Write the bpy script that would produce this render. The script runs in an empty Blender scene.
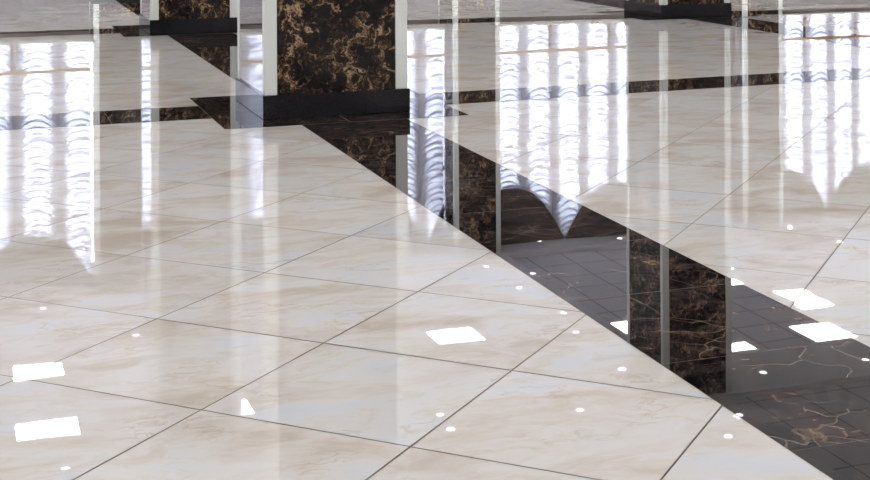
import bpy, bmesh, math, random
from mathutils import Matrix, Vector

S = bpy.context.scene
COL = S.collection
random.seed(7)

# ------------------------------------------------------------------ camera, sky, exposure
cam_d = bpy.data.cameras.new('camera')
cam = bpy.data.objects.new('camera', cam_d)
COL.objects.link(cam)
YAW, ROLL, EYE = math.radians(-18.77), math.radians(-0.3), 1.32
cy_, sy_ = math.cos(YAW), math.sin(YAW)
right0, down0, fwd = Vector((cy_, sy_, 0)), Vector((0, 0, -1)), Vector((-sy_, cy_, 0))
cr_, sr_ = math.cos(ROLL), math.sin(ROLL)
right = right0 * cr_ - down0 * sr_
down = right0 * sr_ + down0 * cr_
mat = Matrix((right, -down, -fwd)).transposed().to_4x4()
mat.translation = Vector((0, 0, EYE))
cam.matrix_world = mat
cam_d.sensor_fit = 'HORIZONTAL'
cam_d.sensor_width = 36.0
cam_d.lens = 1373.0 / 870.0 * 36.0
cam_d.shift_y = -340.0 / 870.0
cam_d.clip_end = 200
S.camera = cam

W = bpy.data.worlds.new('sky')
S.world = W
W.use_nodes = True
bgn = W.node_tree.nodes['Background']
bgn.inputs['Color'].default_value = (0.82, 0.84, 1.0, 1)
bgn.inputs['Strength'].default_value = 7.2

S.view_settings.view_transform = 'Standard'
S.view_settings.look = 'None'
S.view_settings.gamma = 1.0
S.view_settings.use_curve_mapping = False
S.view_settings.exposure = 1.22

PANEL_E = 10.0
SPOT_E = 3.2
CEIL = 4.24

# ------------------------------------------------------------------ materials
def new_mat(name):
    m = bpy.data.materials.new(name)
    m.use_nodes = True
    nt = m.node_tree
    return m, nt, nt.nodes['Principled BSDF']

def plain(name, col, rough=0.5, metal=0.0, ior=1.5, bump=0.0, scale=60, vary=0.0):
    m, nt, b = new_mat(name)
    b.inputs['Base Color'].default_value = (*col, 1)
    b.inputs['Roughness'].default_value = rough
    b.inputs['Metallic'].default_value = metal
    b.inputs['IOR'].default_value = ior
    tc = nt.nodes.new('ShaderNodeTexCoord')
    nz = nt.nodes.new('ShaderNodeTexNoise')
    nz.inputs['Scale'].default_value = scale
    nz.inputs['Detail'].default_value = 4
    nt.links.new(tc.outputs['Object'], nz.inputs['Vector'])
    if vary:
        r = nt.nodes.new('ShaderNodeValToRGB')
        r.color_ramp.elements[0].position = 0.3
        r.color_ramp.elements[1].position = 0.7
        r.color_ramp.elements[0].color = (*[c * (1 - vary) for c in col], 1)
        r.color_ramp.elements[1].color = (*[min(1, c * (1 + vary)) for c in col], 1)
        nt.links.new(nz.outputs['Fac'], r.inputs['Fac'])
        nt.links.new(r.outputs['Color'], b.inputs['Base Color'])
    if bump:
        bp = nt.nodes.new('ShaderNodeBump')
        bp.inputs['Strength'].default_value = bump
        bp.inputs['Distance'].default_value = 0.002
        nt.links.new(nz.outputs['Fac'], bp.inputs['Height'])
        nt.links.new(bp.outputs['Normal'], b.inputs['Normal'])
    return m

def emit(name, col, s):
    m, nt, b = new_mat(name)
    b.inputs['Base Color'].default_value = (0.8, 0.8, 0.8, 1)
    b.inputs['Emission Color'].default_value = (*col, 1)
    b.inputs['Emission Strength'].default_value = s
    return m

class NT:
    """tiny node helper"""
    def __init__(s, nt): s.nt = nt
    def n(s, t, **kw):
        o = s.nt.nodes.new(t)
        for k, v in kw.items(): setattr(o, k, v)
        return o
    def l(s, a, b): s.nt.links.new(a, b)
    def ramp(s, fac, stops):
        r = s.n('ShaderNodeValToRGB')
        e = r.color_ramp.elements
        while len(e) < len(stops): e.new(0.5)
        for i, (p, c) in enumerate(stops):
            e[i].position = p
            e[i].color = (c, c, c, 1) if not isinstance(c, tuple) else (*c, 1)
        s.l(fac, r.inputs['Fac'])
        return r.outputs['Color']
    def mix(s, fac, a, b, mode='MIX'):
        m = s.n('ShaderNodeMix', data_type='RGBA', blend_type=mode)
        for sock, v in ((m.inputs[0], fac), (m.inputs[6], a), (m.inputs[7], b)):
            if isinstance(v, (int, float)): sock.default_value = v
            elif isinstance(v, tuple): sock.default_value = (*v, 1)
            else: s.l(v, sock)
        return m.outputs[2]
    def math(s, op, a, b=0.0):
        m = s.n('ShaderNodeMath', operation=op)
        for i, v in enumerate((a, b)):
            if isinstance(v, (int, float)): m.inputs[i].default_value = v
            else: s.l(v, m.inputs[i])
        return m.outputs[0]

def tile_coords(h, rot=0.0, sc=(1, 1, 1), spread=11.0):
    """object coordinates shifted by a per-tile random attribute"""
    tc = h.n('ShaderNodeTexCoord')
    at = h.n('ShaderNodeAttribute', attribute_name='rnd')
    vm = h.n('ShaderNodeVectorMath', operation='SCALE')
    h.l(at.outputs['Color'], vm.inputs[0]); vm.inputs['Scale'].default_value = spread
    ad = h.n('ShaderNodeVectorMath', operation='ADD')
    h.l(tc.outputs['Object'], ad.inputs[0]); h.l(vm.outputs[0], ad.inputs[1])
    mp = h.n('ShaderNodeMapping')
    mp.inputs['Rotation'].default_value = (0, 0, rot)
    mp.inputs['Scale'].default_value = sc
    h.l(ad.outputs[0], mp.inputs['Vector'])
    return mp.outputs[0], at

def noise(h, vec, scale, detail=5, rough=0.55, dist=0.0):
    n = h.n('ShaderNodeTexNoise')
    n.inputs['Scale'].default_value = scale
    n.inputs['Detail'].default_value = detail
    n.inputs['Roughness'].default_value = rough
    n.inputs['Distortion'].default_value = dist
    h.l(vec, n.inputs['Vector'])
    return n

def warp(h, vec, scale, amt):
    n = noise(h, vec, scale, 3)
    sb = h.n('ShaderNodeVectorMath', operation='SUBTRACT'); h.l(n.outputs['Color'], sb.inputs[0]); sb.inputs[1].default_value = (.5, .5, .5)
    sc = h.n('ShaderNodeVectorMath', operation='SCALE'); h.l(sb.outputs[0], sc.inputs[0]); sc.inputs['Scale'].default_value = amt
    ad = h.n('ShaderNodeVectorMath', operation='ADD'); h.l(vec, ad.inputs[0]); h.l(sc.outputs[0], ad.inputs[1])
    return ad.outputs[0]

def polish(h, b, vec, ripple=0.035):
    """very faint unevenness of a hand-polished stone"""
    n = noise(h, vec, 2.2, 1)
    bp = h.n('ShaderNodeBump')
    bp.inputs['Strength'].default_value = ripple
    bp.inputs['Distance'].default_value = 0.01
    h.l(n.outputs['Fac'], bp.inputs['Height'])
    h.l(bp.outputs['Normal'], b.inputs['Normal'])

def light_marble():
    m, nt, b = new_mat('cream_marble')
    h = NT(nt)
    vec, at = tile_coords(h, 0.35, (1.0, 1.9, 1))
    wv = warp(h, vec, 2.0, 0.5)
    n1 = noise(h, wv, 2.1, 6, 0.6, 0.5)
    base = h.ramp(n1.outputs['Fac'], [(0.32, (0.55, 0.475, 0.415)), (0.44, (0.635, 0.585, 0.545)), (0.54, (0.68, 0.645, 0.625)), (0.66, (0.635, 0.645, 0.685))])
    n2 = noise(h, wv, 5.5, 6, 0.65, 1.0)
    warm = h.ramp(n2.outputs['Fac'], [(0.52, 0.0), (0.66, 1.0)])
    c = h.mix(h.math('MULTIPLY', warm, 0.42), base, (0.58, 0.495, 0.37))
    # fine ochre veins
    wv2 = warp(h, vec, 3.0, 0.9)
    n3 = noise(h, wv2, 1.7, 7, 0.6, 0.4)
    v = h.math('ABSOLUTE', h.math('SUBTRACT', n3.outputs['Fac'], 0.5))
    vein = h.ramp(v, [(0.0, 1.0), (0.022, 0.0)])
    n4 = noise(h, vec, 2.3, 2)
    vm = h.math('MULTIPLY', vein, h.ramp(n4.outputs['Fac'], [(0.5, 0.0), (0.62, 0.55)]))
    c = h.mix(vm, c, (0.50, 0.40, 0.30))
    # per tile tone
    sep = h.n('ShaderNodeSeparateColor'); h.l(at.outputs['Color'], sep.inputs[0])
    tone = h.math('ADD', h.math('MULTIPLY', sep.outputs[0], 0.08), 0.95)
    cmb = h.n('ShaderNodeCombineColor')
    for i in range(3): h.l(tone, cmb.inputs[i])
    c = h.mix(1.0, c, cmb.outputs[0], 'MULTIPLY')
    h.l(c, b.inputs['Base Color'])
    b.inputs['Roughness'].default_value = 0.012
    b.inputs['IOR'].default_value = 1.5
    polish(h, b, vec, 0.02)
    return m

def dark_marble(name, wall=False, satin=False):
    m, nt, b = new_mat(name)
    h = NT(nt)
    if wall:
        tc = h.n('ShaderNodeTexCoord'); vec = tc.outputs['Object']
        k = 1.6
    else:
        vec, at = tile_coords(h, 0.6, (1, 1, 1)); k = 0.8
    wv = warp(h, vec, 5.0 * k, 0.30)
    wv = warp(h, wv, 16.0 * k, 0.09)
    vo = h.n('ShaderNodeTexVoronoi', feature='DISTANCE_TO_EDGE')
    vo.inputs['Scale'].default_value = 5.2 * k
    h.l(wv, vo.inputs['Vector'])
    edge = h.ramp(vo.outputs['Distance'], [(0.0, 1.0), (0.05, 0.5), (0.20, 0.0)])
    vo2 = h.n('ShaderNodeTexVoronoi', feature='DISTANCE_TO_EDGE')
    vo2.inputs['Scale'].default_value = 15.0 * k
    h.l(wv, vo2.inputs['Vector'])
    edge2 = h.ramp(vo2.outputs['Distance'], [(0.0, 0.9), (0.10, 0.0)])
    n = noise(h, wv, 3.0 * k, 6, 0.65, 0.5)
    mask = h.ramp(n.outputs['Fac'], [(0.42, 0.0), (0.58, 1.0)])
    n2 = noise(h, wv, 9.0 * k, 7, 0.7, 0.4)
    grain = h.ramp(n2.outputs['Fac'], [(0.40, 0.0), (0.68, 1.0)])
    f = h.math('MULTIPLY', h.math('ADD', h.math('MULTIPLY', edge, 0.8), h.math('MULTIPLY', edge2, 0.5)), h.math('ADD', h.math('MULTIPLY', mask, 0.55), 0.40))
    f = h.math('MULTIPLY', f, h.math('ADD', grain, 0.25))
    f = h.math('ADD', f, h.math('MULTIPLY', h.math('MULTIPLY', grain, mask), 0.30))
    amp = 1.2 if wall else 0.55
    f = h.math('MULTIPLY', f, amp)
    col = h.ramp(f, [(0.05, (0.005, 0.004, 0.005)), (0.24, (0.016, 0.011, 0.010)), (0.50, (0.12, 0.068, 0.040)), (0.82, (0.44, 0.30, 0.17))])
    if not wall:   # a few long pale-gold hairline veins
        wl = warp(h, vec, 2.5, 0.45)
        vo3 = h.n('ShaderNodeTexVoronoi', feature='DISTANCE_TO_EDGE')
        vo3.inputs['Scale'].default_value = 4.4
        h.l(wl, vo3.inputs['Vector'])
        ln = h.ramp(vo3.outputs['Distance'], [(0.0, 1.0), (0.022, 0.0)])
        n5 = noise(h, vec, 3.1, 2)
        ln = h.math('MULTIPLY', ln, h.ramp(n5.outputs['Fac'], [(0.36, 0.0), (0.58, 0.75)]))
        col = h.mix(ln, col, (0.22, 0.16, 0.115))
        mo = noise(h, warp(h, vec, 6.0, .3), 9.0, 6, 0.7, 0.5)
        col = h.mix(h.ramp(mo.outputs['Fac'], [(0.47, 0.0), (0.66, 0.6)]), col, (0.085, 0.062, 0.055))
    h.l(col, b.inputs['Base Color'])
    b.inputs['Roughness'].default_value = 0.10 if wall else 0.012
    if wall: b.inputs['Specular IOR Level'].default_value = 0.28
    if satin: b.inputs['Roughness'].default_value = 0.5; b.inputs['Specular IOR Level'].default_value = 0.15
    b.inputs['IOR'].default_value = 1.5
    if not wall: polish(h, b, vec, 0.02)
    return m

def granite():
    m, nt, b = new_mat('black_granite')
    h = NT(nt)
    tc = h.n('ShaderNodeTexCoord')
    n = noise(h, tc.outputs['Object'], 160, 3, 0.7)
    c = h.ramp(n.outputs['Fac'], [(0.35, (0.006, 0.006, 0.008)), (0.6, (0.016, 0.016, 0.019)), (0.75, (0.05, 0.05, 0.055))])
    h.l(c, b.inputs['Base Color'])
    b.inputs['Roughness'].default_value = 0.07
    b.inputs['Specular IOR Level'].default_value = 0.3
    return m

def fabric(name, col, trans, weave=900):
    m, nt, b = new_mat(name)
    nt.nodes.remove(b)
    h = NT(nt)
    out = nt.nodes['Material Output']
    tc = h.n('ShaderNodeTexCoord')
    nz = noise(h, tc.outputs['Object'], weave / 10, 2)
    c = h.mix(nz.outputs['Fac'], tuple(x * 0.96 for x in col), col)
    d = h.n('ShaderNodeBsdfDiffuse'); h.l(c, d.inputs['Color'])
    t = h.n('ShaderNodeBsdfTranslucent'); h.l(c, t.inputs['Color'])
    mx = h.n('ShaderNodeMixShader'); mx.inputs[0].default_value = trans
    h.l(d.outputs[0], mx.inputs[1]); h.l(t.outputs[0], mx.inputs[2]); h.l(mx.outputs[0], out.inputs['Surface'])
    return m

def window_glass():
    m, nt, b = new_mat('window_glass')
    nt.nodes.remove(b)
    h = NT(nt)
    out = nt.nodes['Material Output']
    t = h.n('ShaderNodeBsdfTransparent'); t.inputs['Color'].default_value = (0.93, 0.96, 0.97, 1)
    g = h.n('ShaderNodeBsdfGlossy'); g.inputs['Roughness'].default_value = 0.02
    fr = h.n('ShaderNodeFresnel'); fr.inputs['IOR'].default_value = 1.45
    mx = h.n('ShaderNodeMixShader')
    h.l(fr.outputs[0], mx.inputs[0]); h.l(t.outputs[0], mx.inputs[1]); h.l(g.outputs[0], mx.inputs[2]); h.l(mx.outputs[0], out.inputs['Surface'])
    return m

def ceiling_tiles():
    """0.6 m suspended tiles; darker joints; a real pattern of the ceiling"""
    m, nt, b = new_mat('ceiling_tiles')
    h = NT(nt)
    tc = h.n('ShaderNodeTexCoord')
    mp = h.n('ShaderNodeMapping'); mp.inputs['Location'].default_value = (-0.45, -0.15, 0)
    h.l(tc.outputs['Object'], mp.inputs['Vector'])
    br = h.n('ShaderNodeTexBrick')
    br.offset = 0.0
    br.inputs['Scale'].default_value = 1.0
    br.inputs['Brick Width'].default_value = 0.6
    br.inputs['Row Height'].default_value = 0.6
    br.inputs['Mortar Size'].default_value = 0.010
    br.inputs['Mortar Smooth'].default_value = 0.1
    br.inputs['Color1'].default_value = (0.83, 0.83, 0.89, 1)
    br.inputs['Color2'].default_value = (0.77, 0.77, 0.83, 1)
    br.inputs['Mortar'].default_value = (0.34, 0.32, 0.32, 1)
    h.l(mp.outputs[0], br.inputs['Vector'])
    h.l(br.outputs['Color'], b.inputs['Base Color'])
    b.inputs['Roughness'].default_value = 0.7
    return m

M = dict(
    cream=light_marble(), dark=dark_marble('dark_floor_marble'), panel=dark_marble('dark_wall_marble', True),
    satin=dark_marble('satin_wall_marble', True, True), granite=granite(), grout=plain('grout', (0.20, 0.155, 0.12), 0.8),
    trim=plain('pale_trim', (0.80, 0.82, 0.79), 0.35, vary=0.03, scale=4),
    mirror=plain('mirror', (0.50, 0.50, 0.53), 0.015, 1.0),
    wall=plain('wall_plaster', (0.60, 0.55, 0.54), 0.6, bump=0.2, vary=0.04),
    dado=plain('mauve_dado_stone', (0.13, 0.105, 0.125), 0.3, vary=0.3, scale=6),
    soffit=plain('soffit_plaster', (0.86, 0.855, 0.89), 0.6, bump=0.1),
    ceil=ceiling_tiles(),
    sill=plain('sill_stone', (0.66, 0.62, 0.56), 0.25, vary=0.05, scale=8),
    frame=plain('window_frame_paint', (0.75, 0.75, 0.74), 0.4),
    wood=plain('ochre_wood', (0.52, 0.33, 0.13), 0.35, vary=0.2, scale=12),
    post=plain('brown_wood', (0.20, 0.13, 0.09), 0.45, vary=0.15, scale=12),
    curtain=fabric('sheer_white_curtain', (0.93, 0.93, 0.97), 0.62),
    lip=fabric('shade_tinted_curtain_fold', (0.62, 0.62, 0.74), 0.45),  # greyer copy of the curtain cloth, fold shade put into its colour
    gather=fabric('dense_gathering_tape', (0.40, 0.38, 0.40), 0.40),
    swag=fabric('taupe_swag_fabric', (0.13, 0.115, 0.11), 0.04),
    fringe=fabric('grey_fringe', (0.55, 0.55, 0.60), 0.35),
    glass=window_glass(),
    panel_e=emit('light_diffuser', (0.98, 1.0, 0.98), PANEL_E),
    spot_e=emit('spot_lens', (0.95, 0.96, 1.0), SPOT_E),
    metal=plain('white_metal', (0.8, 0.8, 0.8), 0.35),
    paving=plain('paving', (0.35, 0.35, 0.34), 0.8, vary=0.1),
)

# ------------------------------------------------------------------ mesh helpers
def link(name, bm, mats, parent=None, smooth=False):
    me = bpy.data.meshes.new(name)
    bm.normal_update()
    bm.to_mesh(me); bm.free()
    for m in (mats if isinstance(mats, (list, tuple)) else [mats]): me.materials.append(m)
    if smooth:
        for p in me.polygons: p.use_smooth = True
    o = bpy.data.objects.new(name, me)
    COL.objects.link(o)
    if parent: o.parent = parent
    return o

def box(bm, x0, x1, y0, y1, z0, z1, mi=0, bev=0.0):
    r = bmesh.ops.create_cube(bm, size=1)
    vs = r['verts']
    for v in vs:
        v.co = Vector(((x0 + x1) / 2 + v.co.x * (x1 - x0), (y0 + y1) / 2 + v.co.y * (y1 - y0), (z0 + z1) / 2 + v.co.z * (z1 - z0)))
    fs = list({f for v in vs for f in v.link_faces})
    for f in fs: f.material_index = mi
    if bev:
        es = list({e for f in fs for e in f.edges})
        bmesh.ops.bevel(bm, geom=es, offset=bev, segments=2, affect='EDGES', profile=0.5)

def bxo(name, dims, mat, parent=None, bev=0.0):
    bm = bmesh.new(); box(bm, *dims, bev=bev)
    return link(name, bm, mat, parent)

def struct(o):
    o['kind'] = 'structure'; return o

def thing(name, label, cat, loc, group=None):
    o = bpy.data.objects.new(name, None)
    o.empty_display_size = 0.1
    COL.objects.link(o); o.location = loc
    o['label'] = label; o['category'] = cat
    if group: o['group'] = group
    return o

def clip(poly, a, b, c):
    """keep the part of poly with a*x + b*y <= c"""
    out = []
    for i in range(len(poly)):
        p, q = poly[i], poly[(i + 1) % len(poly)]
        dp, dq = a * p[0] + b * p[1] - c, a * q[0] + b * q[1] - c
        if dp <= 0: out.append(p)
        if dp * dq < 0:
            t = dp / (dp - dq)
            out.append((p[0] + (q[0] - p[0]) * t, p[1] + (q[1] - p[1]) * t))
    return out

# ------------------------------------------------------------------ the floor
U0, U1, V0, V1 = -10.0, 24.0, -5.0, 20.95
COLX = [2.14, 7.70, 12.72]            # centres of the column lines
rt2 = math.sqrt(2)

fb = bmesh.new()
rnd = fb.loops.layers.float_color.new('rnd')

def add_poly(poly, z, mi, tilt=0.0, seed=None):
    if len(poly) < 3: return
    area = 0.5 * sum(poly[i][0] * poly[(i + 1) % len(poly)][1] - poly[(i + 1) % len(poly)][0] * poly[i][1] for i in range(len(poly)))
    if abs(area) < 1e-5: return
    if area < 0: poly = poly[::-1]
    r = seed or [random.random() for _ in range(3)]
    cx = sum(p[0] for p in poly) / len(poly); cyy = sum(p[1] for p in poly) / len(poly)
    tx, ty = (r[1] - .5) * 2 * tilt, (r[2] - .5) * 2 * tilt
    vs = [fb.verts.new((x, y, z + (x - cx) * tx + (y - cyy) * ty)) for x, y in poly]
    f = fb.faces.new(vs); f.material_index = mi
    for lp in f.loops: lp[rnd] = (*r, 1)

box(fb, U0 - .3, U1 + .3, V0 - .3, V1 + .3, -0.12, -0.0025, 2)

G = 0.0024     # half a joint
def xy(A, B): return ((A + B) / rt2, (B - A) / rt2)

def diag_field(umin, umax, vmin, vmax, A0, B0, kA, kB, st=0.6):
    na, nb = 70, 70
    for i in range(-na, na):
        for j in range(-nb, nb):
            a0, b0 = A0 + st * i, B0 + st * j
            cu, cv = xy(a0, b0)
            if cu < umin - 1 or cu > umax + 1 or cv < vmin - 1 or cv > vmax + 1: continue
            q = []
            for da, db in ((G, G), (st - G, G), (st - G, st - G), (G, st - G)):
                A, B = a0 + da, b0 + db
                q.append(xy(A + kA * (max(min(B, 6.5), 2) - 3.5), B + kB * (max(min(A, 0), -5) + 2.1)))
            for (a, b, c) in ((-1, 0, -umin), (1, 0, umax), (0, -1, -vmin), (0, 1, vmax)):
                q = clip(q, a, b, c)
            add_poly(q, 0.0, 0, 0.0010)

UB = 2.18
diag_field(U0, UB, V0, V1, -2.115, 3.525, 0.018, 0.035)
diag_field(UB, U1, V0, V1, -2.135, 4.845, 0.0, 0.03)

ZB, ZP = 0.0010, 0.0018
def strip(pL, pR, w0, w1, z, step, along, tilt=0.0005):
    """dark band from pL to pR (centre line points), made of tiles"""
    L = math.hypot(pR[0] - pL[0], pR[1] - pL[1])
    d = ((pR[0] - pL[0]) / L, (pR[1] - pL[1]) / L); nrm = (-d[1], d[0])
    # slab of joint colour with a hairline edge
    q = [(pL[0] + nrm[0] * w0, pL[1] + nrm[1] * w0), (pR[0] + nrm[0] * w0, pR[1] + nrm[1] * w0),
         (pR[0] + nrm[0] * w1, pR[1] + nrm[1] * w1), (pL[0] + nrm[0] * w1, pL[1] + nrm[1] * w1)]
    add_poly(q, z - 0.0004, 2)
    t = along
    while t > 0: t -= step
    while t < L:
        a, b = max(t + .0012, 0), min(t + step - .0012, L)
        if b > a:
            e = .0015
            q = [(pL[0] + d[0] * s + nrm[0] * w, pL[1] + d[1] * s + nrm[1] * w) for s, w in ((a, w0 + e), (b, w0 + e), (b, w1 - e), (a, w1 - e))]
            add_poly(q, z, 1, tilt)
        t += step

# bands running away from the viewer
strip((1.85, V0), (1.85, V1), -0.65, 0.0, ZB, 0.65, (4.13 - V0))
strip((7.46, V0), (7.46, V1), -0.65, 0.0, ZB, 0.65, 0.3)
strip((12.40, V0), (12.40, V1), -0.65, 0.0, ZB, 0.65, 0.3)
# cross bands: first row, second row (laid slightly askew), third row by the windows
strip((U0, 8.33), (2.1, 8.33), 0.0, 0.54, ZB + .0001, 0.6, 1.4 - U0)
strip((2.1, 8.33), (9.0, 8.56), 0.0, 0.53, ZB + .0001, 0.6, .8)
strip((9.0, 8.56), (U1, 8.56), 0.0, 0.53, ZB + .0001, 0.6, .8)
strip((U0, 14.05), (2.1, 14.05), 0.0, 0.56, ZB + .0001, 0.6, 1.4 - U0)
strip((2.1, 14.05), (10.2, 13.42), 0.0, 0.54, ZB + .0001, 0.6, .8)
strip((10.2, 13.42), (U1, 13.0), 0.0, 0.54, ZB + .0001, 0.6, .8)

def platform(x0, x1, y0, y1, nx=2, ny=2):
    add_poly([(x0, y0), (x1, y0), (x1, y1), (x0, y1)], ZP - .0004, 2)
    for i in range(nx):
        for j in range(ny):
            a0, a1 = x0 + (x1 - x0) * i / nx, x0 + (x1 - x0) * (i + 1) / nx
            b0, b1 = y0 + (y1 - y0) * j / ny, y0 + (y1 - y0) * (j + 1) / ny
            e = .0014
            add_poly([(a0 + e, b0 + e), (a1 - e, b0 + e), (a1 - e, b1 - e), (a0 + e, b1 - e)], ZP, 1, 0.0003)
platform(1.395, 2.90, 7.90, 9.25)
platform(1.43, 2.90, 13.65, 14.90)
platform(6.95, 8.42, 13.38, 14.62)
floor = struct(link('floor', fb, [M['cream'], M['dark'], M['grout']]))

# ------------------------------------------------------------------ far wall, windows, other walls
WALL = 20.95
BAYS = [(-9.20, -4.00), (-3.10, 1.75), (2.50, 7.16), (7.90, 12.34), (13.06, 17.80)]
SILL = 0.69
wb = bmesh.new()
box(wb, U0, U1, WALL, WALL + .35, 0, .60, mi=1)
box(wb, U0, U1, WALL, WALL + .35, .60, SILL)
box(wb, U0, U1, WALL, WALL + .35, 4.12, CEIL + .3)
edges = [U0] + [e for b in BAYS for e in b] + [U1]
for i in range(0, len(edges), 2):
    box(wb, edges[i], edges[i + 1], WALL, WALL + .35, SILL, 4.12)
struct(link('wall_far', wb, [M['wall'], M['dado']]))
for nm, d in (('wall_left', (U0 - .3, U0, V0 - .3, WALL + .35, 0, CEIL + .3)), ('wall_right', (U1, U1 + .3, V0 - .3, WALL + .35, 0, CEIL + .3)),
              ('wall_near', (U0, U1, V0 - .3, V0, 0, CEIL + .3))):
    struct(bxo(nm, d, M['wall']))

for k, (a, b) in enumerate(BAYS):
    bm = bmesh.new()
    n = 4; w = (b - a) / n; y0, y1 = WALL + .12, WALL + .19
    box(bm, a, b, y0, y1, SILL, SILL + .06); box(bm, a, b, y0, y1, 4.06, 4.12)
    for i in range(n + 1):
        x = a + w * i
        box(bm, max(a, x - .03), min(b, x + .03), y0 + .001, y1 - .001, SILL, 4.12)
    box(bm, a, b, y0 + .002, y1 - .002, 3.0, 3.05)
    win = struct(link('window_%d' % (k + 1), bm, M['frame']))
    gm = bmesh.new(); box(gm, a + .01, b - .01, WALL + .15, WALL + .158, SILL + .03, 4.09)
    link('pane', gm, M['glass'], win)
    sl = bmesh.new(); box(sl, a, b, WALL - .42, WALL + .12, SILL - .001, SILL + .04, bev=.006)
    struct(link('trim_%d' % (k + 1), sl, M['sill']))

# daylit forecourt outside the windows
struct(bxo('ground', (-20, 34, WALL + .36, WALL + 14, -.3, -.02), M['paving']))

# ------------------------------------------------------------------ ceiling: tiled fields between smooth soffits
cb = bmesh.new(); box(cb, U0, U1, V0, WALL, CEIL + .06, CEIL + .3)
struct(link('ceiling', cb, M['ceil']))
sb = bmesh.new()
SOFF = [(-4.07, -2.83), (1.52, 2.76), (7.08, 7.95), (12.10, 13.34), (17.68, 18.92)]
for xa, xb in SOFF: box(sb, xa, xb, V0, 19.95, CEIL, CEIL + .0595)
struct(link('trim_6', sb, M['soffit']))
sb = bmesh.new()
for y0, y1 in ((8.1, 9.1), (13.5, 14.75), (19.95, WALL)):
    xs = [U0] + [t for p in SOFF for t in p] + [U1]
    if y1 == WALL: box(sb, U0, U1, y0, y1, CEIL, CEIL + .0595)
    else:
        for i in range(0, len(xs), 2): box(sb, xs[i], xs[i + 1], y0, y1, CEIL, CEIL + .0595)
struct(link('trim_7', sb, M['soffit']))

# ------------------------------------------------------------------ columns
def column(x, y, w, d, label, side='mirror', group='square columns of the hall'):
    t = thing('marble_column', label, 'column', (x + w / 2, y + d / 2, 0.0))
    hx, hy = w / 2, d / 2
    z0, z1 = 0.0, CEIL
    bh = 0.145
    P = 0.012
    bm = bmesh.new(); box(bm, -hx - P, hx + P, -hy - P, hy + (P if y + d < 20.5 else -.001), z0 + .0019, bh, bev=.004)
    link('plinth', bm, M['granite'], t)
    tw = 0.078
    e = .02
    bm = bmesh.new(); box(bm, -hx + e, hx - e, -hy + e, hy - e, bh - .01, z1 - .001)
    link('core', bm, M['wall'], t)
    for sx in (-1, 1):
        for sy in (-1, 1):
            bm = bmesh.new()
            xa, xb = sorted((sx * hx, sx * (hx - tw))); ya, yb = sorted((sy * hy, sy * (hy - tw * .8)))
            box(bm, xa, xb, ya, yb, bh, z1 - .002, bev=.004)
            link('corner_trim', bm, M['trim'], t)
    for sy in (-1, 1):
        bm = bmesh.new(); ya, yb = sorted((sy * (hy - .004), sy * (hy - e - .003)))
        box(bm, -hx + tw, hx - tw, ya, yb, bh, z1 - .002)
        link('marble_panel', bm, M['panel'], t)
    for sx in (-1, 1):
        bm = bmesh.new(); xa, xb = sorted((sx * (hx - .004), sx * (hx - e - .003)))
        box(bm, xa, xb, -hy + tw * .8, hy - tw * .8, bh, z1 - .002)
        if side == 'mirror' and sx < 0:
            link('mirror_panel', bm, M['mirror'], t)['label'] = 'mirror glass panel on the column side'
        else:
            link('marble_panel', bm, M['satin' if side == 'satin' else 'panel'], t)
    return t

column(1.685, 8.17, 0.905, 0.88, 'brown-black marble column nearest the viewer, pale corner strips and mirrored left side')
column(1.705, 13.78, 0.865, 0.88, 'brown-black marble column at upper left, behind the nearest column')
column(7.245, 13.56, 0.865, 0.88, 'brown-black marble column at the upper right edge, granite plinth on the dark cross', side='satin')
column(1.69, 20.2, 0.80, 0.745, 'window-side column seen only as a reflection left of the upper left column')
column(7.16, 20.2, 0.775, 0.745, 'window-side column whose reflection falls right of the nearest column', side='marble')
column(12.34, 20.2, 0.755, 0.745, 'window-side column whose reflection falls at the right, beside the last window', side='marble')
column(-4.0, 20.2, 0.80, 0.745, 'window-side column beyond the left edge of the view')

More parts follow.
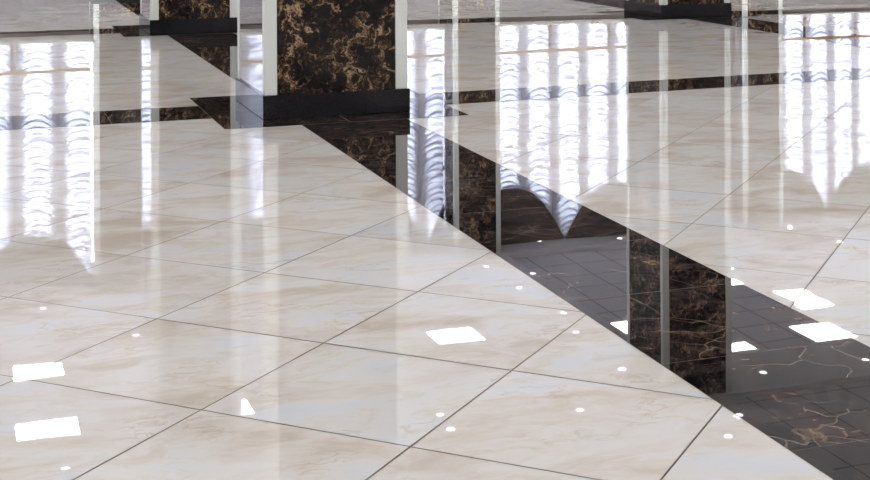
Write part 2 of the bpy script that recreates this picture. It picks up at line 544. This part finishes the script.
# ------------------------------------------------------------------ curtains
def curtain(a, b, c0, w, label, seed):
    """festoon curtain: ruched columns of width w, one centred on c0"""
    rng = random.Random(seed)
    YC = WALL - .17
    t = thing('festoon_curtain', label, 'curtain', ((a + b) / 2, YC, SILL + .06))
    ox, oz = (a + b) / 2, SILL + .06
    k0 = math.floor((a - (c0 - w / 2)) / w)
    kN = math.ceil((b - (c0 - w / 2)) / w)
    H = CEIL - .06 - oz
    for k in range(k0, kN):
        s0 = c0 - w / 2 + k * w
        bm = bmesh.new()
        nx, nz = 26, 230
        ph = rng.random()
        amps = [0.6 + .8 * rng.random() for _ in range(60)]
        offs = [rng.random() * .35 for _ in range(60)]
        skew = [rng.uniform(-.25, .25) for _ in range(60)]
        rows = []
        for j in range(nz + 1):
            z = H * j / nz
            row = []
            for i in range(nx + 1):
                s = i / nx
                x = s0 + s * w
                xc = min(max(x, a + .005), b - .005)
                q = (2 * s - 1)
                # ruched swag folds: lowest in the middle of the column
                zz = z - 0.15 * (abs(q) ** 1.9) + .01 * math.sin(7 * z + k)
                f = zz / 0.10 + ph + 0.35 * math.sin(zz * 2.3 + k * 1.7)
                n = int(math.floor(f)) % 60
                fr = f - math.floor(f)
                zq = skew[n] * q
                prof = (max(0.0, min(1.0, fr + zq * .3))) ** 0.75
                saw = (1 - prof) * prof ** .25 * 1.6
                env = max(0.0, 1 - abs(q) ** 2.6)
                d = env * (0.045 + 0.05 * amps[n] * saw)
                # vertical gathers towards the cords
                d += (1 - env) * 0.012 * math.sin(s * 60 + z * 2 + k)
                row.append(bm.verts.new((xc - ox, -d, z)))
            rows.append(row)
        for j in range(nz):
            for i in range(nx):
                if abs(rows[j][i].co.x - rows[j][i + 1].co.x) < 1e-5: continue
                bm.faces.new((rows[j][i], rows[j][i + 1], rows[j + 1][i + 1], rows[j + 1][i]))
        # overlapping lips of cloth on each ruched fold, coloured darker as painted fold shade
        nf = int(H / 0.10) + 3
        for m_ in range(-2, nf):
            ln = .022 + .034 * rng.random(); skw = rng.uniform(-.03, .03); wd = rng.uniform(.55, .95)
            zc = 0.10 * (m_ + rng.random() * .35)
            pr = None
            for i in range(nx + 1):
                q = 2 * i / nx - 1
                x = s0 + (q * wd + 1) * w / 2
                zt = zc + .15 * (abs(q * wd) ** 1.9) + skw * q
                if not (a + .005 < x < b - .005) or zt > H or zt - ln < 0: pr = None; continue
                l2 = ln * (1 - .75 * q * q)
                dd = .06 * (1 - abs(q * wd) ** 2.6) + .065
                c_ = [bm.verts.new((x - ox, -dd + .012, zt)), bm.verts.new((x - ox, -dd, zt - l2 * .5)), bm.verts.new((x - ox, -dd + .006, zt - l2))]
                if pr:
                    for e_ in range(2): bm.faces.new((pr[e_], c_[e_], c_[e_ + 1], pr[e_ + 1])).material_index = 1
                pr = c_
        bmesh.ops.delete(bm, geom=[v for v in bm.verts if not v.link_faces], context='VERTS')
        if not bm.faces: bm.free(); continue
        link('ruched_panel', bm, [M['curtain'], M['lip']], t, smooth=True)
        # dense gathering tape down the seam
        x = s0 + w
        if a + .05 < x < b - .02:
            bm = bmesh.new()
            n = 10
            for gw, dy in ((w * .44, 0.0), (w * .26, .022)):
              prev = None
              for j in range(121):
                z = H * j / 120
                r = [bm.verts.new((x - ox + gw * (i / n - .5) * (1 + .16 * math.sin(z * 21 + k * 2 + (2.2 if i > n / 2 else 0)) + .08 * math.sin(z * 47 + i)), dy + .022 + .008 * math.cos(i * 2.2), z)) for i in range(n + 1)]
                if prev:
                    for i in range(n): bm.faces.new((prev[i], prev[i + 1], r[i + 1], r[i]))
                prev = r
            link('gathering_tape', bm, M['gather'], t, smooth=True)
    bm = bmesh.new(); box(bm, a - ox, b - ox, -.03, .03, H, H + .03)
    link('curtain_rail', bm, M['metal'], t)
    return t

curtain(-9.15, -4.05, -4.4, .58, 'white festoon curtain of the bay left of the view', 3)
curtain(-3.15, 1.68, 1.53, .60, 'white festoon curtain reflected at the left edge of the floor', 11)
curtain(2.52, 7.15, 6.50, .55, 'white festoon curtain reflected just right of the nearest column', 23)
curtain(7.94, 12.33, 8.28, .535, 'white festoon curtain reflected in the middle, with the point over the dark band', 37)
curtain(13.10, 17.75, 13.66, .505, 'white festoon curtain reflected at the right edge of the floor', 51)

def swag(a, b, low, peak, label, w0=None, w1=None):
    """draped pelmet between peaks a and b, clipped to [w0, w1]"""
    w0 = a if w0 is None else w0; w1 = b if w1 is None else w1
    YS = WALL - .33
    t = thing('swag_valance', label, 'valance', ((w0 + w1) / 2, YS, CEIL), 'swag valances over the curtains')
    ox = (w0 + w1) / 2
    def zb(x):
        s = (x - a) / (b - a); q = abs(2 * s - 1)
        return low + (peak - low) * q ** 2.3
    bm = bmesh.new(); nx, nz = 48, 40; rows = []
    for i in range(nx + 1):
        x = w0 + (w1 - w0) * i / nx
        s = (x - a) / (b - a)
        zl = zb(x); r = []
        for j in range(nz + 1):
            f = j / nz
            z = zl + (CEIL - .004 - zl) * f
            d = .028 * math.sin(f * 26 + .3) * (1 - f * .5) * (1 - abs(2 * s - 1) ** 3)
            r.append(bm.verts.new((x - ox, -d, z - CEIL)))
        rows.append(r)
    for i in range(nx):
        for j in range(nz): bm.faces.new((rows[i][j], rows[i + 1][j], rows[i + 1][j + 1], rows[i][j + 1]))
    o = link('swag', bm, M['swag'], t, smooth=True)
    md = o.modifiers.new('cloth', 'SOLIDIFY'); md.thickness = .004
    bm = bmesh.new()
    n = 70
    for i in range(n):
        x = w0 + (w1 - w0) * (i + .2) / n; x2 = w0 + (w1 - w0) * (i + .75) / n
        z = zb((x + x2) / 2)
        box(bm, x - ox, x2 - ox, -.006, .0, z - .05 - CEIL, z + .012 - CEIL)
    link('fringe', bm, M['fringe'], t)

def swags(a, b, peaks, low, peak, names):
    for p, q, nm in zip(peaks[:-1], peaks[1:], names):
        swag(p, q, low, peak, nm, max(p, a) + .012, min(q, b) - .012)

swags(-9.15, -4.05, [-9.1, -7.4, -5.7, -4.05], 3.38, 4.23, ['taupe swag at far left of the bay left of the view', 'middle taupe swag of the bay left of the view', 'taupe swag beside the column left of the view'])
swags(-3.15, 1.70, [-3.1, -1.5, 0.0, 1.70], 3.50, 4.235, ['taupe swag at the far left of the left curtain', 'taupe swag in the middle of the left curtain', 'taupe swag whose arch reflects at the left edge of the floor'])
swags(2.52, 7.15, [2.5, 3.9, 5.4, 6.85, 7.9], 3.45, 4.22, ['taupe swag at the left end over the curtain behind the nearest column', 'second taupe swag from the left behind the nearest column', 'taupe swag reflected just left of the narrow bright point', 'short taupe swag end beside the column reflected right of the nearest column'])
swags(7.94, 12.33, [7.3, 9.22, 11.2, 12.6], 3.36, 4.22, ['taupe swag left of the bright point on the dark band', 'taupe swag right of the bright point on the dark band', 'taupe swag hidden in the reflection by the upper right column'])
swags(13.10, 17.75, [12.45, 14.25, 15.95, 17.7], 3.42, 4.22, ['taupe swag left of the bright point at the right edge', 'taupe swag right of the bright point at the right edge', 'taupe swag beyond the right edge of the view'])

def railing(a, b, first, step, label):
    z0 = SILL + .04
    Y = WALL - .36
    t = thing('window_railing', label, 'railing', ((a + b) / 2, Y, z0))
    ox = (a + b) / 2
    bm = bmesh.new(); box(bm, a - ox, b - ox, -.02, .02, .385, .43, bev=.006)
    link('handrail', bm, M['wood'], t)
    x = first
    while x < b - .05:
        if x > a + .02:
            bm = bmesh.new(); box(bm, x - ox - .018, x - ox + .018, -.014, .014, 0, .385, bev=.003)
            link('post', bm, M['post'], t)
        x += step
railing(-9.15, -4.05, -8.9, 1.05, 'ochre wooden rail on the sill of the bay left of the view')
railing(-3.09, 1.68, -2.60, 1.06, 'ochre wooden rail on brown posts, reflected at the left edge')
railing(2.52, 7.14, 3.2, 1.05, 'ochre wooden rail reflected behind the nearest column')
railing(7.95, 12.33, 8.96, 1.06, 'ochre wooden rail on brown posts, reflected in the middle of the floor')
railing(13.10, 17.75, 13.78, 1.05, 'ochre wooden rail on brown posts, reflected at the right edge')

# ------------------------------------------------------------------ lights in the ceiling
def light_panel(x, y, label, w=.6, d=.6, group=None):
    t = thing('light_panel', label, 'ceiling light', (x, y, CEIL + .06), group)
    bm = bmesh.new()
    f = .02; hw, hd = w / 2, d / 2
    box(bm, -hw, hw, -hd, -hd + f, -.02, 0); box(bm, -hw, hw, hd - f, hd, -.02, 0)
    box(bm, -hw, -hw + f, -hd + f, hd - f, -.02, 0); box(bm, hw - f, hw, -hd + f, hd - f, -.02, 0)
    link('frame', bm, M['metal'], t)
    bm = bmesh.new(); box(bm, -hw + f, hw - f, -hd + f, hd - f, -.014, -.004)
    link('diffuser', bm, M['panel_e'], t)

for x, y, w, d, lb in [
    (.76, 17.03, .62, .56, 'white square ceiling light reflected as the upper slot at lower left'),
    (.76, 15.05, .68, .68, 'white square ceiling light reflected as the large patch in the bottom left corner'),
    (5.93, 16.70, .66, .60, 'white square ceiling light reflected alone in the middle of the cream floor'),
    (11.05, 16.57, .56, .80, 'white square ceiling light reflected as the larger patch right of the upper right column'),
    (10.42, 15.15, .66, .76, 'white square ceiling light reflected across the right edge of the dark band'),
    (8.98, 15.05, .62, .34, 'white ceiling light reflected in the dark band close to the column strip'),
    (8.72, 16.16, .60, .64, 'white ceiling light reflected in the dark band left of the column strip'),
    (10.62, 18.35, .60, .45, 'uppermost white ceiling light in the small stack beside the column reflection'),
    (10.30, 17.68, .72, .50, 'lower white ceiling light in the small stack beside the column reflection')]:
    if lb.startswith('white ceiling light reflected in the dark band left'): x = 8.27
    if x - w / 2 < 7.96 and x > 7.5: x = 7.96 + w / 2      # keep clear of the soffit
    light_panel(x, y, lb, w, d)
for x in (-7.5, -5.0, -1.5, .6, 4.0, 5.9, 9.3, 11.2, 14.6, 16.6, 20.0, 22.2):  # unseen panels added to light the near hall
    for y in (-2.6, .9, 4.2, 7.0, 10.4):
        if x == 9.3 and y > 5: continue
        light_panel(x, y, 'added square white ceiling light to light the near part of the hall, outside the view', group='added ceiling lights outside the view')

for x, y in ((3.4, 15.3), (4.3, 15.3), (4.0, 17.0), (4.9, 17.0), (4.6, 18.6), (5.4, 18.6)):  # panels added behind the column's reflection to brighten the far floor
    light_panel(x, y, 'added square white ceiling light to brighten the far floor, its reflection hidden by the nearest column', group='added ceiling lights hidden by the nearest column')
for x in (-1.3, -2.3):  # unseen fill panels added off the left edge for the far floor
    for y in (15.5, 17.0, 18.6):
        light_panel(x, y, 'added square white ceiling light to brighten the far floor, beyond the left edge of the view', group='added ceiling lights beyond the left edge')
for x in (14.2, 15.9):  # more added fill panels, out of view to the right
    for y in (15.3, 17.0, 18.6):
        light_panel(x, y, 'added square white ceiling light to brighten the far floor, beyond the right edge of the view', group='added ceiling lights beyond the right edge')

def spot(x, y, label, z):
    t = thing('recessed_spotlight', label, 'spotlight', (x, y, z))
    bm = bmesh.new()
    n = 24; prof = [(.044, 0), (.052, -.004), (.055, -.001), (.055, 0)]
    rings = [[bm.verts.new((r * math.cos(2 * math.pi * i / n), r * math.sin(2 * math.pi * i / n), zz)) for i in range(n)] for r, zz in prof]
    for p in range(len(rings)):
        A, B = rings[p], rings[(p + 1) % len(rings)]
        for i in range(n): bm.faces.new((A[i], A[(i + 1) % n], B[(i + 1) % n], B[i]))
    link('trim_ring', bm, M['metal'], t)
    bm = bmesh.new()
    bmesh.ops.create_cone(bm, cap_ends=True, segments=24, radius1=.036, radius2=.043, depth=.006, matrix=Matrix.Translation((0, 0, -.0035)))
    link('lens', bm, M['spot_e'], t)

def in_soffit(x, y):
    return any(p < x < q for p, q in SOFF) or 13.5 < y < 14.75 or y > 19.95 or 8.1 < y < 9.1
for x, y, lb in [
    (.94, 19.67, 'round spotlight reflected at the left edge below the curtain arch'),
    (2.02, 17.96, 'round spotlight reflected low left, just left of the upper left column strip'),
    (.87, 13.92, 'round spotlight reflected in the bottom left corner below the light patch'),
    (7.41, 19.49, 'round spotlight reflected highest on the cream floor left of the dark band'),
    (7.43, 18.23, 'round spotlight reflected on cream floor, second down along the dark band'),
    (5.54, 17.69, 'round spotlight reflected just right of the nearest column strip'),
    (8.77, 20.63, 'round spotlight reflected in the dark band under the bright curtain point'),
    (10.12, 20.42, 'round spotlight reflected at the right edge of the dark band by the column strip'),
    (7.91, 18.84, 'round spotlight reflected near the left edge of the dark band'),
    (7.57, 16.97, 'round spotlight reflected at the dark band corner where two tile joints meet'),
    (7.38, 16.17, 'round spotlight reflected right of the long tile joint in the middle'),
    (7.31, 14.71, 'faint round spotlight reflected beside the dark band, lower middle'),
    (4.81, 14.05, 'upper of two neighbouring round spotlights reflected at bottom centre'),
    (4.77, 13.65, 'lower of two neighbouring round spotlights reflected at bottom centre'),
    (6.28, 13.69, 'round spotlight reflected alone on cream floor, lower middle'),
    (7.44, 12.51, 'round spotlight reflected lowest, right of the tile joint at bottom right'),
    (7.81, 12.92, 'round spotlight reflected on the left edge of the dark band, bottom right'),
    (8.77, 13.97, 'round spotlight reflected in the dark band at lower right'),
    (10.17, 13.95, 'round spotlight reflected at the right edge of the picture in the dark band'),
    (14.2, 20.7, 'round spotlight reflected below the right curtain point'),
    (13.13, 20.05, 'round spotlight reflected right of the column strip at the right'),
    (13.31, 18.91, 'faint round spotlight reflected on the right tile joint')]:
    spot(x, y, lb, CEIL if in_soffit(x, y) else CEIL + .06)
